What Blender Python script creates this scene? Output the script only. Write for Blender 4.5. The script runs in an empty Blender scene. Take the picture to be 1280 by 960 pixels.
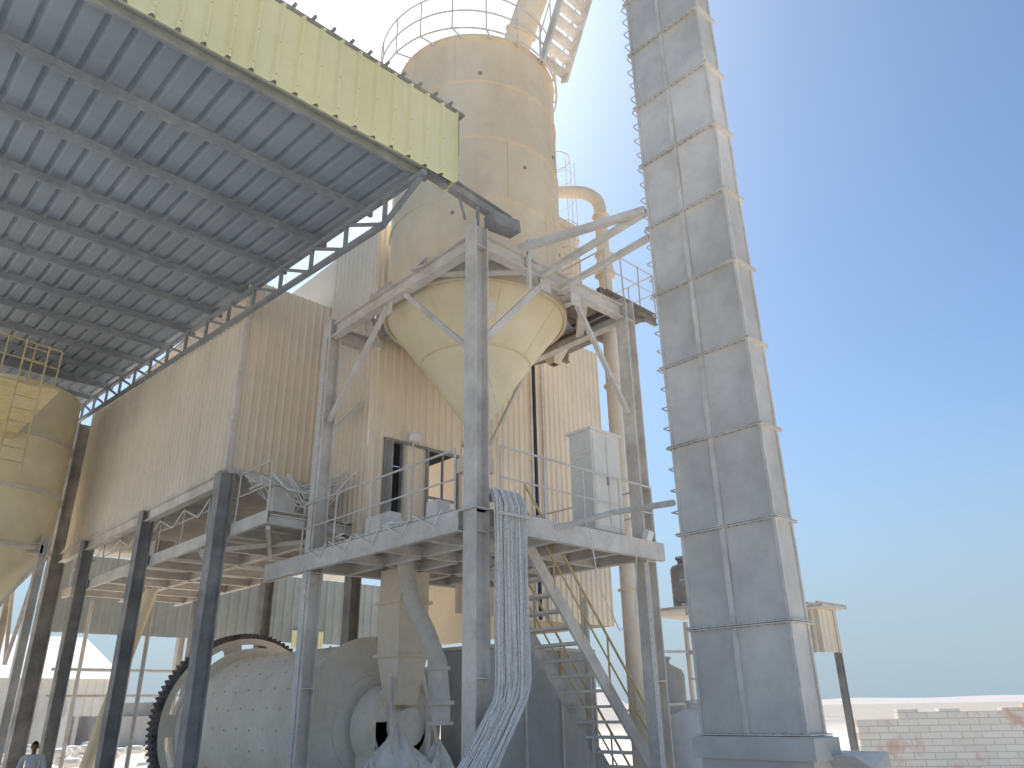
import bpy, math, random
from mathutils import Vector as V, Matrix
random.seed(4)
G=-0.7
sc=bpy.context.scene
# ---------------------------------------------------------------- materials
def mat(name,col,dust=(.62,.58,.53),damt=.35,scale=1.5,rough=.8,top=.6,streak=0,metal=0,bump=.06,dark=.85,fine=5):
    m=bpy.data.materials.new(name);m.use_nodes=True
    nt=m.node_tree;N=nt.nodes;L=nt.links
    b=N['Principled BSDF'];b.inputs['Roughness'].default_value=rough;b.inputs['Metallic'].default_value=metal
    b.inputs['Specular IOR Level'].default_value=.25
    tc=N.new('ShaderNodeNewGeometry')
    mp=N.new('ShaderNodeMapping');L.new(tc.outputs['Position'],mp.inputs['Vector'])
    if streak: mp.inputs['Scale'].default_value=(1,1,.12)
    n1=N.new('ShaderNodeTexNoise');n1.inputs['Scale'].default_value=scale;n1.inputs['Detail'].default_value=8;n1.inputs['Roughness'].default_value=.6
    L.new(mp.outputs[0],n1.inputs['Vector'])
    n2=N.new('ShaderNodeTexNoise');n2.inputs['Scale'].default_value=scale*fine;n2.inputs['Detail'].default_value=5;n2.inputs['Roughness'].default_value=.6
    L.new(tc.outputs['Position'],n2.inputs['Vector'])
    n3=N.new('ShaderNodeTexNoise');n3.inputs['Scale'].default_value=.35;n3.inputs['Detail'].default_value=3
    L.new(tc.outputs['Position'],n3.inputs['Vector'])
    r1=N.new('ShaderNodeValToRGB');r1.color_ramp.elements[0].position=.36;r1.color_ramp.elements[1].position=.66
    L.new(n1.outputs['Fac'],r1.inputs[0])
    mul=N.new('ShaderNodeMath');mul.operation='MULTIPLY';mul.inputs[1].default_value=damt;L.new(r1.outputs[0],mul.inputs[0])
    sp=N.new('ShaderNodeSeparateXYZ');L.new(tc.outputs['Normal'],sp.inputs[0])
    mz=N.new('ShaderNodeMapRange');mz.inputs[1].default_value=.3;mz.inputs[2].default_value=.9;mz.inputs[3].default_value=0;mz.inputs[4].default_value=top
    L.new(sp.outputs[2],mz.inputs[0])
    add=N.new('ShaderNodeMath');add.operation='ADD';add.use_clamp=True;L.new(mul.outputs[0],add.inputs[0]);L.new(mz.outputs[0],add.inputs[1])
    mx=N.new('ShaderNodeMix');mx.data_type='RGBA';mx.inputs[6].default_value=(*col,1);mx.inputs[7].default_value=(*dust,1);L.new(add.outputs[0],mx.inputs[0])
    r2=N.new('ShaderNodeMapRange');r2.inputs[1].default_value=.33;r2.inputs[2].default_value=.55;r2.inputs[3].default_value=dark;r2.inputs[4].default_value=1.0
    L.new(n2.outputs['Fac'],r2.inputs[0])
    r3=N.new('ShaderNodeMapRange');r3.inputs[1].default_value=.35;r3.inputs[2].default_value=.65;r3.inputs[3].default_value=.9;r3.inputs[4].default_value=1.05
    L.new(n3.outputs['Fac'],r3.inputs[0])
    mm=N.new('ShaderNodeMath');mm.operation='MULTIPLY';L.new(r2.outputs[0],mm.inputs[0]);L.new(r3.outputs[0],mm.inputs[1])
    m2=N.new('ShaderNodeMix');m2.data_type='RGBA';m2.blend_type='MULTIPLY';m2.inputs[0].default_value=1
    L.new(mx.outputs[2],m2.inputs[6]);L.new(mm.outputs[0],m2.inputs[7]);L.new(m2.outputs[2],b.inputs['Base Color'])
    if bump:
        bp=N.new('ShaderNodeBump');bp.inputs['Strength'].default_value=bump;bp.inputs['Distance'].default_value=.02
        L.new(n2.outputs['Fac'],bp.inputs['Height']);L.new(bp.outputs[0],b.inputs['Normal'])
    return m
STEEL=mat('dusty_steel',(.64,.585,.52),(.89,.83,.75),.75,1.6,dark=.9,bump=.02)
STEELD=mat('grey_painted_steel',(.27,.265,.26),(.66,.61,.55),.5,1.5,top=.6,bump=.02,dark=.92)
GALV=mat('rail_steel',(.68,.63,.57),(.88,.83,.76),.5,4)
TAN=mat('tan_cladding',(.89,.75,.575),(.92,.81,.66),.7,.8,streak=1,dark=.96,bump=0)
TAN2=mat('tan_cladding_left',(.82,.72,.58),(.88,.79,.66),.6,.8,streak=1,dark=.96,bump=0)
SILO=mat('silo_paint',(.82,.64,.43),(.92,.80,.61),.95,.55,streak=1,dark=.93,bump=.02)
CONE=mat('silo_cone_paint',(.81,.69,.45),(.90,.79,.58),.8,.7,dark=.95,bump=.01)
YEL=mat('yellow_fascia',(.91,.84,.47),(.91,.86,.60),.5,.8,streak=1,dark=.96,bump=0)
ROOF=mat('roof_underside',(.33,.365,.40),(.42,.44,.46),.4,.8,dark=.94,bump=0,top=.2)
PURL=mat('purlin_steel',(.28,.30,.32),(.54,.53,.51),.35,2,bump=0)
ELEV=mat('elevator_steel',(.56,.52,.475),(.83,.775,.70),.9,.45,dark=.95,bump=.01,fine=8)
MILL=mat('mill_shell',(.82,.73,.60),(.91,.85,.76),.8,1.2,dark=.92)
DUST=mat('white_dust',(.84,.80,.73),(.92,.89,.84),.6,2,dark=.9,bump=.4)
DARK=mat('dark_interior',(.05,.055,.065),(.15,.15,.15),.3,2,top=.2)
BLACK=mat('black_gear',(.07,.07,.07),(.34,.31,.28),.5,4,top=.4)
ENCL=mat('grey_panel',(.47,.48,.47),(.66,.64,.6),.5,1,dark=.92,bump=.01)
CAB=mat('cabinet_paint',(.82,.77,.69),(.88,.83,.76),.5,2,dark=.94,bump=.01)
PIPE=mat('tan_pipe',(.84,.70,.53),(.90,.81,.68),.7,1.5,dark=.93,bump=.02)
DPIPE=mat('grey_dust_pipe',(.60,.55,.48),(.86,.80,.71),.7,1.5,dark=.9,bump=.02)
YRAIL=mat('yellow_rail',(.64,.50,.22),(.80,.70,.52),.6,4)
WPLAST=mat('white_plastic',(.80,.80,.78),(.86,.84,.8),.5,2,dark=.95,bump=0)
ROPE=mat('dusty_cable',(.84,.80,.74),(.92,.89,.85),.6,6,dark=.75)
RUST=mat('rusty_deck',(.24,.18,.15),(.45,.38,.33),.4,2)
SPOT=mat('port_plug',(.40,.29,.2),(.55,.44,.33),.4,2)
BLUEW=mat('shaded_rear_cladding',(.36,.38,.36),(.5,.5,.46),.5,.6,dark=.92,bump=0)  # grey sheet darkened, shade on the rear wall is put into this colour
# ---------------------------------------------------------------- mesh builder
class M:
    def __init__(s): s.v=[];s.f=[]
    def add(s,vs,fs):
        o=len(s.v);s.v+= [tuple(v) for v in vs];s.f+=[tuple(i+o for i in f) for f in fs];return s
    def box(s,a,b):
        x0,y0,z0=a;x1,y1,z1=b
        return s.add([(x0,y0,z0),(x1,y0,z0),(x1,y1,z0),(x0,y1,z0),(x0,y0,z1),(x1,y0,z1),(x1,y1,z1),(x0,y1,z1)],
            [(3,2,1,0),(4,5,6,7),(0,1,5,4),(1,2,6,5),(2,3,7,6),(3,0,4,7)])
    def frame(s,p0,p1,up):
        d=(V(p1)-V(p0)).normalized();u=V(up)
        if abs(d.dot(u.normalized()))>.98:u=V((1,0,0)) if abs(d.x)<.9 else V((0,1,0))
        r=d.cross(u).normalized();u=r.cross(d).normalized();return d,r,u
    def ob(s,p0,p1,w,h,up=(0,0,1),off=(0,0)):
        p0=V(p0);p1=V(p1);d,r,u=s.frame(p0,p1,up);c=r*off[0]+u*off[1];q=[]
        for p in(p0,p1):
            for a,b in((-1,-1),(1,-1),(1,1),(-1,1)):q.append(p+c+r*a*w/2+u*b*h/2)
        return s.add(q,[(3,2,1,0),(4,5,6,7),(0,1,5,4),(1,2,6,5),(2,3,7,6),(3,0,4,7)])
    def hb(s,p0,p1,w=.3,h=.3,up=(0,0,1),t=.025):
        s.ob(p0,p1,w,t,up,(0,h/2-t/2));s.ob(p0,p1,w,t,up,(0,-h/2+t/2));return s.ob(p0,p1,t*.8,h-2*t,up)
    def ch(s,p0,p1,w=.1,h=.25,up=(0,0,1),t=.02,side=1):
        s.ob(p0,p1,w,t,up,(0,h/2-t/2));s.ob(p0,p1,w,t,up,(0,-h/2+t/2));return s.ob(p0,p1,t,h-2*t,up,(side*(w/2-t/2),0))
    def cyl(s,p0,p1,r0,r1=None,n=12,cap=True):
        if r1 is None:r1=r0
        p0=V(p0);p1=V(p1);d,r,u=s.frame(p0,p1,(0,0,1));q=[]
        for p,R in((p0,r0),(p1,r1)):
            for i in range(n):
                a=2*math.pi*i/n;q.append(p+r*math.cos(a)*R+u*math.sin(a)*R)
        f=[(i,(i+1)%n,n+(i+1)%n,n+i) for i in range(n)]
        if cap:f+=[tuple(range(n))[::-1],tuple(range(n,2*n))]
        return s.add(q,f)
    def tube(s,pts,r,n=8,closed=False):
        pts=[V(p) for p in pts];k=len(pts);q=[];pr=None
        for i,p in enumerate(pts):
            if closed:d=pts[(i+1)%k]-pts[i-1]
            else:d=pts[min(i+1,k-1)]-pts[max(i-1,0)]
            d.normalize()
            u=V((0,0,1)) if pr is None else pr
            if pr is None and abs(d.z)>.95:u=V((1,0,0))
            u=(u-d*u.dot(d)).normalized();pr=u;w=d.cross(u)
            for j in range(n):
                a=2*math.pi*j/n;q.append(p+u*math.cos(a)*r+w*math.sin(a)*r)
        f=[]
        for i in range(k if closed else k-1):
            for j in range(n):
                a=i*n;b=((i+1)%k)*n;f.append((a+j,a+(j+1)%n,b+(j+1)%n,b+j))
        if not closed:f+=[tuple(range(n))[::-1],tuple(range((k-1)*n,k*n))]
        return s.add(q,f)
    def lathe(s,c,prof,n=48,axis='z'):
        q=[]
        for r,z in prof:
            for i in range(n):
                a=2*math.pi*i/n
                if axis=='z':q.append((c[0]+r*math.cos(a),c[1]+r*math.sin(a),c[2]+z))
                else:q.append((c[0]+r*math.cos(a),c[1]+z,c[2]+r*math.sin(a)))
        f=[]
        for k in range(len(prof)-1):
            for i in range(n):
                j=(i+1)%n;f.append((k*n+i,k*n+j,(k+1)*n+j,(k+1)*n+i))
        return s.add(q,f)
    def corr(s,O,U,L,W,H,N,pitch=.22,dep=.035,tf=None,broad=.55,laps=()):
        O=V(O);U=V(U).normalized();W=V(W).normalized();N=V(N).normalized()
        pts=[];x=0;e=pitch*(1-broad)/3
        while x<L:
            for dx,h in((0,0),(pitch*broad,0),(pitch*broad+e,1),(pitch*broad+2*e,1)):
                if x+dx<=L:pts.append((x+dx,h))
            x+=pitch
        pts.append((L,0));cuts=[0]+list(laps)+[H]
        js=[random.uniform(-.004,.004) for _ in pts];bs=[random.uniform(-.008,.008) for _ in pts]
        for c in range(len(cuts)-1):
            q=[];of=.012*(c%2)
            for (x,h),j,bb in zip(pts,js,bs):
                z1=cuts[c+1] if c<len(cuts)-2 else (H if tf is None else tf(x))
                z0=cuts[c]-(0 if c%2==0 else .08)
                q.append(O+U*x+N*(h*dep+j+of)+W*(z0+bb));q.append(O+U*x+N*(h*dep+j+of)+W*(z1+(.08 if c%2==1 and c<len(cuts)-2 else 0)))
            s.add(q,[(2*i,2*i+2,2*i+3,2*i+1) for i in range(len(pts)-1)])
        return s
    def fin(s,name,m,par=None,smooth=False):
        me=bpy.data.meshes.new(name);me.from_pydata(s.v,[],s.f);me.materials.append(m)
        o=bpy.data.objects.new(name,me);sc.collection.objects.link(o)
        if par:o.parent=par
        if smooth:
            me.polygons.foreach_set('use_smooth',[True]*len(me.polygons))
            me.set_sharp_from_angle(angle=math.radians(40))
        return o
def emp(n):
    o=bpy.data.objects.new(n,None);sc.collection.objects.link(o);return o
def rail(m,pts,h=1.05,r=.02,sp=1.2,mid=True):
    pts=[V(p) for p in pts]
    for a,b in zip(pts[:-1],pts[1:]):
        L=(b-a).length;k=max(1,round(L/sp))
        for i in range(k+1):
            p=a.lerp(b,i/k);l=V((random.uniform(-.015,.015),random.uniform(-.015,.015),0));m.cyl(p,p+V((0,0,h))+l,r,n=6)
        m.cyl(a+V((0,0,h)),b+V((0,0,h)),r,n=6)
        if mid:m.cyl(a+V((0,0,h*.52)),b+V((0,0,h*.52)),r*.8,n=6)
def ladder(m,p0,p1,side,w=.45,r=.018,sp=.3,cage=None):
    p0=V(p0);p1=V(p1);S=V(side).normalized()*w/2
    m.cyl(p0-S,p1-S,r,n=6);m.cyl(p0+S,p1+S,r,n=6)
    k=int((p1-p0).length/sp)
    for i in range(k):
        p=p0.lerp(p1,(i+.5)/k);m.cyl(p-S,p+S,r*.8,n=5)
    if cage:
        C=V(cage);k=int((p1-p0).length/.8)
        for i in range(k):
            p=p0.lerp(p1,(i+.5)/k);m.tube([p-S,p-S*1.4+C*.45,p-S*.8+C*.9,p+S*.8+C*.9,p+S*1.4+C*.45,p+S],.012,5)
        for t in(-.8,0,.8):m.cyl(p0+S*t+C*.9,p1+S*t+C*.9,.01,n=4)
# ---------------------------------------------------------------- ground, hills
def ground():
    m=bpy.data.materials.new('dusty_ground');m.use_nodes=True;nt=m.node_tree;N=nt.nodes;L=nt.links;b=N['Principled BSDF'];b.inputs['Roughness'].default_value=.95
    g=N.new('ShaderNodeNewGeometry');a=N.new('ShaderNodeTexNoise');a.inputs['Scale'].default_value=.25;a.inputs['Detail'].default_value=12;a.inputs['Roughness'].default_value=.7
    L.new(g.outputs['Position'],a.inputs['Vector']);r=N.new('ShaderNodeValToRGB');r.color_ramp.elements[0].color=(.70,.63,.53,1);r.color_ramp.elements[1].color=(.86,.81,.73,1)
    r.color_ramp.elements[0].position=.35;r.color_ramp.elements[1].position=.6
    L.new(a.outputs[0],r.inputs[0])
    ln=N.new('ShaderNodeVectorMath');ln.operation='LENGTH';L.new(g.outputs['Position'],ln.inputs[0])
    mr=N.new('ShaderNodeMapRange');mr.inputs[1].default_value=45;mr.inputs[2].default_value=120;L.new(ln.outputs['Value'],mr.inputs[0])
    r2=N.new('ShaderNodeValToRGB');r2.color_ramp.elements[0].color=(.38,.34,.29,1);r2.color_ramp.elements[1].color=(.50,.45,.39,1);r2.color_ramp.elements[0].position=.4;r2.color_ramp.elements[1].position=.6;L.new(a.outputs[0],r2.inputs[0])
    mx=N.new('ShaderNodeMix');mx.data_type='RGBA';L.new(mr.outputs[0],mx.inputs[0]);L.new(r.outputs[0],mx.inputs[6]);L.new(r2.outputs[0],mx.inputs[7]);L.new(mx.outputs[2],b.inputs['Base Color'])
    bp=N.new('ShaderNodeBump');bp.inputs['Strength'].default_value=.5;bp.inputs['Distance'].default_value=.1;L.new(a.outputs[0],bp.inputs['Height']);L.new(bp.outputs[0],b.inputs['Normal'])
    k=M();S=4000
    k.add([(-S,-S,G),(S,-S,G),(S,S,G),(-S,S,G)],[(0,1,2,3)]);k.fin('ground',m)
    h=M();n=160;q=[]
    for i in range(n+1):
        an=math.radians(-40+200*i/n)
        for j,(R,k0) in enumerate(((900,0),(1300,.6),(1700,1),(2300,0))):
            z=(12+16*math.sin(an*7+1)+9*math.sin(an*19)+5*math.sin(an*43+2)+22)*k0
            if math.degrees(an)<40: z*=.3
            q.append((R*math.cos(an),R*math.sin(an),G-1+max(z,0)))
    f=[(i*4+j,(i+1)*4+j,(i+1)*4+j+1,i*4+j+1) for i in range(n) for j in range(3)]
    h.add(q,f);h.fin('desert_hills',mat('hazy_hill_sand',(.56,.51,.48),(.62,.57,.54),.5,.01,dark=.92,bump=0,top=0),smooth=True)  # sand tone made pale, distance haze is put into the hill colour
ground()
# ---------------------------------------------------------------- silo support tower
XN,YN,XF,YF=7.87,9.08,12.2,14.1
ZR=9.75;ZP=4.5
tw=emp('silo_support_tower')
cols=M()
for x,y in((XN,YN),(XN,YF),(XF,YN),(XF,YF)):
    cols.hb((x,y,G),(x,y,ZR+.18),.3,.3,up=(1,0,0))
    cols.box((x-.25,y-.25,G),(x+.25,y+.25,G+.04))
    for z in (ZP-.35,ZP+.0,ZR-.35,2.0):
        cols.box((x-.149,y-.149,z),(x+.149,y+.149,z+.02))
cols.fin('columns',STEEL,tw)
b=M();h=.32
zc=ZR-.17
b.hb((XN+.16,YN,zc),(XF-.16,YN,zc),.2,h);b.hb((XN+.16,YF,zc),(XF-.16,YF,zc),.2,h)
b.hb((XN,YN+.16,zc),(XN,YF-.16,zc),.2,h);b.hb((XF,YN+.16,zc),(XF,YF-.16,zc),.2,h)
e=1.35
for p,q in(((XN+e,YN),(XN,YN+e)),((XF-e,YN),(XF,YN+e)),((XN+e,YF),(XN,YF-e)),((XF-e,YF),(XF,YF-e))):
    P=V((p[0],p[1],zc));Q=V((q[0],q[1],zc));d=(Q-P).normalized()*.12
    b.hb(P+d,Q-d,.18,.24)
def brace(a,c,w=.1):b.ob(a,c,w,w)
brace((XN,YF-.15,7.4),(XN,YF-2.2,zc-.2),.09);brace((XN,YN+.15,7.4),(XN,YN+2.2,zc-.2),.09)
brace((XN+.15,YN,7.6),(XN+1.75,YN,zc-.2),.11);brace((XF-.15,YN,7.2),(XF-1.7,YN,zc-.2),.09)
brace((XF-.15,YF,7.2),(XF-2.0,YF,zc-.2),.09);brace((XF,YF-.15,7.2),(XF,YF-2.0,zc-.2),.09)
brace((XN+.15,YF,7.2),(XN+2,YF,zc-.2),.09)
b.ob((XN+1.25,YN-.1,ZR+.35),(XN+1.25,YN-.1,ZR-.75),.07,.07)
for (x,y,dx,dy) in((XN+.15,YF-2.2,0,1),(XN+1.75,YN-.06,1,0),(XF-1.7,YN-.06,1,0)):
    b.box((x-.15 if dx else x-.16,y-.01 if dx else y-.15,zc-.42),(x+.15 if dx else x-.145,y+.004 if dx else y+.15,zc-.14))
b.fin('ring_beams',STEEL,tw)
b=M()
cx,cy=10.02,11.6
for a in range(8):
    an=math.radians(22.5+45*a);d=V((math.cos(an),math.sin(an),0));t=V((-d.y,d.x,0))
    c=V((cx,cy,0))
    for s_ in(-.15,.15):
        p=c+d*2.0+t*s_
        b.add([p+V((0,0,ZR-.05)),p+d*.45+V((0,0,ZR-.05)),p+V((0,0,ZR+.5)),p+t*.02+V((0,0,ZR-.05)),p+t*.02+d*.45+V((0,0,ZR-.05)),p+t*.02+V((0,0,ZR+.5))],[(0,1,2),(5,4,3),(0,3,4,1),(1,4,5,2),(2,5,3,0)])
    P=c+d*2.2+V((0,0,ZR+.0));b.ob(P-t*.25,P+t*.25,.45,.04)
b.fin('silo_brackets',STEEL,tw)
p=M()
zp=ZP-.15
p.ch((XN-.2,YN+.16,zp),(XN-.2,YF+1.6,zp),.12,.34,side=-1);p.ch((XN+.16,YN-.2,zp),(XF+.3,YN-.2,zp),.12,.34)
p.hb((XF,YN+.16,zp),(XF,YF,zp),.15,.3);p.hb((XN,YF,zp),(XF,YF,zp),.15,.3)
for i in range(1,5):
    x=XN+(XF-XN)*i/5;p.hb((x,YN-.14,zp-.02),(x,YF,zp-.02),.12,.22)
for i in range(1,4):
    y=YN+(YF-YN)*i/4;p.hb((XN-.14,y,zp-.04),(XF,y,zp-.04),.1,.18)
p.fin('platform_beams',STEEL,tw)
p=M();p.box((XN-.22,YN-.22,ZP+.0),(XF+.25,YF+.3,ZP+.02));p.fin('platform_deck',STEEL,tw)
p=M()
for i in range(26):
    y=YN+.4+i*.18;p.ob((XN-.25,y,ZP+.05),(XN+.55+random.uniform(-.05,.1),y,ZP+.05+random.uniform(0,.03)),.15,.03)
p.fin('deck_planks',STEEL,tw)
p=M();rail(p,[(XN-.2,YF+.2,ZP+.02),(XN-.2,YN+.3,ZP+.02)],1.05,.02,1.3);rail(p,[(XN+.35,YN-.2,ZP+.02),(XF+.1,YN-.2,ZP+.02)],1.1,.02,1.0)
rail(p,[(XF+.1,YN-.2,ZP+.02),(XF+.1,YF,ZP+.02)],1.1,.02,1.2)
p.fin('platform_railing',GALV,tw)
p=M();p.box((8.2,12.3,ZP+.02),(8.7,12.8,ZP+.6));p.cyl((8.45,12.0,ZP+.35),(8.45,12.3,ZP+.35),.16,n=16);p.box((8.9,13.0,ZP+.02),(9.2,13.5,ZP+.9));p.box((8.1,10.4,ZP+.1),(8.4,10.7,ZP+.5));p.fin('drive_units',CAB,tw)
p=M()
for i in range(16):
    a=V((7.9+random.random()*.7,10.0+random.random()*3.5,ZP+.08));k=[a]
    for j in range(5):k.append(k[-1]+V((random.uniform(-.2,.3),random.uniform(-.4,.4),random.uniform(-.0,.06))))
    p.tube(k,.02,5)
for i in range(5):
    y0=9.6+i*.9;p.tube([(XN-.28,y0,ZP+.1),(XN-.3,y0+.2,ZP-.15-.1*random.random()),(XN-.28,y0+.8,ZP+.12)],.014,5)
p.tube([(10.2,YN-.34,ZP),(10.3,YN-.4,ZP-1.0),(10.8,YN-.38,ZP-1.7),(11.3,YN-.36,ZP-1.5),(11.5,YN-.33,ZP-.3)],.012,5)
for i in range(3):p.cyl((XF-.2-.04*i,YN-.19,G),(XF-.2-.04*i,YN-.19,ZP-.4),.013,n=6)
for i in range(4):p.cyl((XN-.18,YF+.05-.04*i,G),(XN-.18,YF+.05-.04*i,ZR-.4),.012,n=6)
p.tube([(9.95,11.1,8.2),(9.6,10.6,7.6),(9.7,10.5,7.0),(9.9,11.2,6.6)],.012,5)
p.fin('loose_cables',ROPE,tw)
# ---------------------------------------------------------------- silo
si=emp('storage_silo')
s_=M();R=2.0;ZT=16.2
s_.lathe((cx,cy,0),[(R,ZR-.1),(R,11.6),(R-.003,11.62),(R-.003,13.2),(R-.008,13.22),(R-.008,14.8),(R-.012,14.82),(R-.012,ZT),(R-.1,ZT+.02),(.4,ZT+.55),(0,ZT+.6)],72)
s_.fin('shell',SILO,si,True)
s_=M()
for z in(11.6,13.2,14.8,ZT-.02):
    s_.lathe((cx,cy,z),[(R-.02,-.03),(R+.018,-.025),(R+.018,.025),(R-.02,.03)],72)
for z,a in((12.4,250),(14.0,300),(15.5,215),(10.8,280),(14.0,200)):
    an=math.radians(a)
    s_.cyl((cx+R*math.cos(an),cy+R*math.sin(an),z-.75),(cx+R*math.cos(an),cy+R*math.sin(an),z+.75),.013,n=6)
s_.lathe((cx,cy,ZR-.1),[(R-.02,-.1),(R+.06,-.1),(R+.06,.1),(R-.02,.12)],72)
s_.fin('seam_rings',SILO,si,True)
s_=M();s_.lathe((cx,cy,0),[(R,ZR-.15),(1.2,8.55),(1.225,8.54),(1.225,8.5),(1.17,8.49),(.2,7.1),(.2,6.8),(.3,6.8),(.3,6.7),(.12,6.7)],56)
for a in(200,245,290):
    an=math.radians(a);s_.cyl((cx+1.98*math.cos(an),cy+1.98*math.sin(an),ZR-.18),(cx+1.2*math.cos(an),cy+1.2*math.sin(an),8.55),.01,n=6)
s_.fin('cone',CONE,si,True)
s_=M();s_.cyl((cx,cy,6.7),(cx,cy,5.9),.17,n=16);s_.box((cx-.3,cy-.25,6.1),(cx+.3,cy+.25,6.4));s_.cyl((cx,cy,5.95),(cx+.2,cy+.5,4.55),.14,n=14);s_.fin('outlet_valve',PIPE,si,True)
s_=M();rr=R+.28;ox,oy=cx-.14,cy+.13
pts=[(ox+rr*math.cos(2*math.pi*i/72),oy+rr*math.sin(2*math.pi*i/72)) for i in range(72)]
for hh in(1.0,.45,-.1):s_.tube([(x,y,ZT+hh) for x,y in pts],.024,6,True)
for i in range(0,72,4):
    x,y=pts[i];s_.cyl((x,y,ZT-.12),(x,y,ZT+1.0),.02,n=6)
    s_.cyl((x,y,ZT-.1),(cx+(x-ox)*.87,cy+(y-oy)*.87,ZT-.1),.025,n=6)
s_.fin('top_railing',GALV,si)
s_=M()
for a,z in((232,15.0),(262,12.6),(295,13.6),(215,11.2),(300,11.0)):
    an=math.radians(a);d=V((math.cos(an),math.sin(an),0));p=V((cx,cy,z))+d*(R-.01)
    s_.cyl(p,p+d*.025,.045,n=10)
s_.fin('plugged_ports',SPOT,si)
# ---------------------------------------------------------------- bucket elevator
el=emp('bucket_elevator')
X0,X1,Y0,Y1=9.7,10.15,5.0,6.5
zs=[1.22+1.36*i for i in range(16)]
body=M()
def panel(m,O,U,Wd,Hh,Nn,amp,nu=10,nv=14):
    O=V(O);U=V(U);N_=V(Nn);q=[];ph=[random.uniform(0,6.28) for _ in range(4)];k1=random.uniform(3,7);k2=random.uniform(4,9);cu=random.uniform(.3,.7);cv=random.uniform(.2,.8)
    for j in range(nv+1):
        for i in range(nu+1):
            u=i/nu;v=j/nv
            d=amp*math.sin(math.pi*u)*math.sin(math.pi*v)*(1+.6*math.sin(k1*u+ph[0]+3*v)+.6*math.sin(k2*v+ph[1]-2*u))
            d-=abs(amp)*.8*math.exp(-((u-cu)**2+(v-cv)**2)/.03)*math.sin(math.pi*u)*math.sin(math.pi*v)
            q.append(O+U*u*Wd+V((0,0,v*Hh))+N_*d)
    m.add(q,[(j*(nu+1)+i,j*(nu+1)+i+1,(j+1)*(nu+1)+i+1,(j+1)*(nu+1)+i) for j in range(nv) for i in range(nu)])
for a,c in zip(zs[:-1],zs[1:]):
    for k in(0,1):
        panel(body,(X0,Y0+k*.75,a),(0,1,0),.75,c-a,(-1,0,0),random.choice((-.05,.03,-.035,.02,-.055)))
        panel(body,(X1,Y0+k*.75,a),(0,1,0),.75,c-a,(1,0,0),.01)
    panel(body,(X0,Y0,a),(1,0,0),X1-X0,c-a,(0,-1,0),random.choice((-.02,.015)))
    panel(body,(X0,Y1,a),(1,0,0),X1-X0,c-a,(0,1,0),.01)
body.fin('casing',ELEV,el,True)
fl=M()
for z in zs:
    for dz in(-.02,.006):
        fl.box((X0-.07,Y0-.07,z+dz),(X0+.0,Y1+.07,z+dz+.016));fl.box((X1,Y0-.07,z+dz),(X1+.07,Y1+.07,z+dz+.016))
        fl.box((X0,Y0-.07,z+dz),(X1,Y0,z+dz+.016));fl.box((X0,Y1,z+dz),(X1,Y1+.07,z+dz+.016))
ym=(Y0+Y1)/2+.06
fl.box((X0-.04,ym-.035,zs[0]+.02),(X0-.002,ym+.035,zs[-1]))
for x in(X0,X1):
    for y in(Y0,Y1):
        fl.box((x-.022,y-.022,zs[0]+.02),(x+.022,y+.022,zs[-1]))
fl.fin('flanges',STEEL,el)
bl=M()
for z in zs:
    for i in range(12):
        y=Y0+.06+i*(Y1-Y0-.12)/11;bl.cyl((X0-.04,y,z-.035),(X0-.04,y,z+.035),.01,n=6)
bl.fin('flange_bolts',STEELD,el)
ld=M()
for i in range(58):
    z=1.6+i*.34;k=random.uniform(-.02,.02);ld.tube([(X0+.03,Y1+.0,z),(X0+.02,Y1+.15+k,z-.01),(X0+.06,Y1+.17+k,z),(X0+.32,Y1+.17,z),(X0+.36,Y1+.15,z),(X0+.36,Y1,z)],.012,5)
ld.fin('step_irons',GALV,el)
bt=M();bt.box((X0-.1,Y0-.12,.95),(X1+.12,Y1+.12,1.2));bt.box((X0-.03,Y0-.04,G),(X1+.05,Y1+.04,.95))
bt.add([(X1,Y0-.55,.85),(X1+.5,Y0-.55,.85),(X1+.5,Y0-.0,.85),(X1,Y0,.85),(X1-.15,Y0-.4,1.0),(X1+.6,Y0-.5,1.02),(X1+.6,Y0+.6,1.02),(X1-.15,Y0-.02,1.0)],[(0,1,2,3),(7,6,5,4),(0,4,5,1),(1,5,6,2),(2,6,7,3),(3,7,4,0)])
bt.cyl((X1+.3,Y0-.1,.9),(X1+.3,Y0-.1,G),.07,n=10);bt.cyl((X0-.12,Y0+.75,.2),(X0-.3,Y0+.75,.2),.14,n=20)
bt.fin('boot',ELEV,el)
hd=M();hd.box((X0-.3,Y0-.2,zs[-1]),(X1+.3,Y1+.4,zs[-1]+1.3));hd.fin('head_casing',ELEV,el)
sp=M();S0=V((9.95,Y1+.3,zs[-1]+.4));S1=V((10.3,cy-.9,ZT+.4))
sp.cyl(S0,S1,.36,n=24);sp.cyl(S1+V((0,0,.3)),S1-V((0,0,.2)),.42,n=24)
for t in(.3,.6,.85):
    A=S0.lerp(S1,t);D=(S1-S0).normalized();sp.cyl(A,A+D*.05,.42,n=24)
sp.fin('discharge_spout',PIPE,el,True)
st=M();A=V((10.85,cy-1.95,ZT-.1));B=V((10.65,Y1+.2,zs[-1]+.0))
for dx in(-.42,.42):
    st.ob(A+V((dx,0,0)),B+V((dx,0,0)),.06,.24);st.cyl(A+V((dx,0,.95)),B+V((dx,0,.95)),.022,n=6)
    for i in range(8):
        P=A.lerp(B,i/7)+V((dx,0,0));st.cyl(P,P+V((0,0,.95)),.02,n=6)
for i in range(18):
    P=A.lerp(B,(i+.5)/18);st.box((P.x-.41,P.y-.13,P.z-.02),(P.x+.41,P.y+.13,P.z+.01))
st.fin('inclined_stair',STEEL,el)
st=M()
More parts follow.
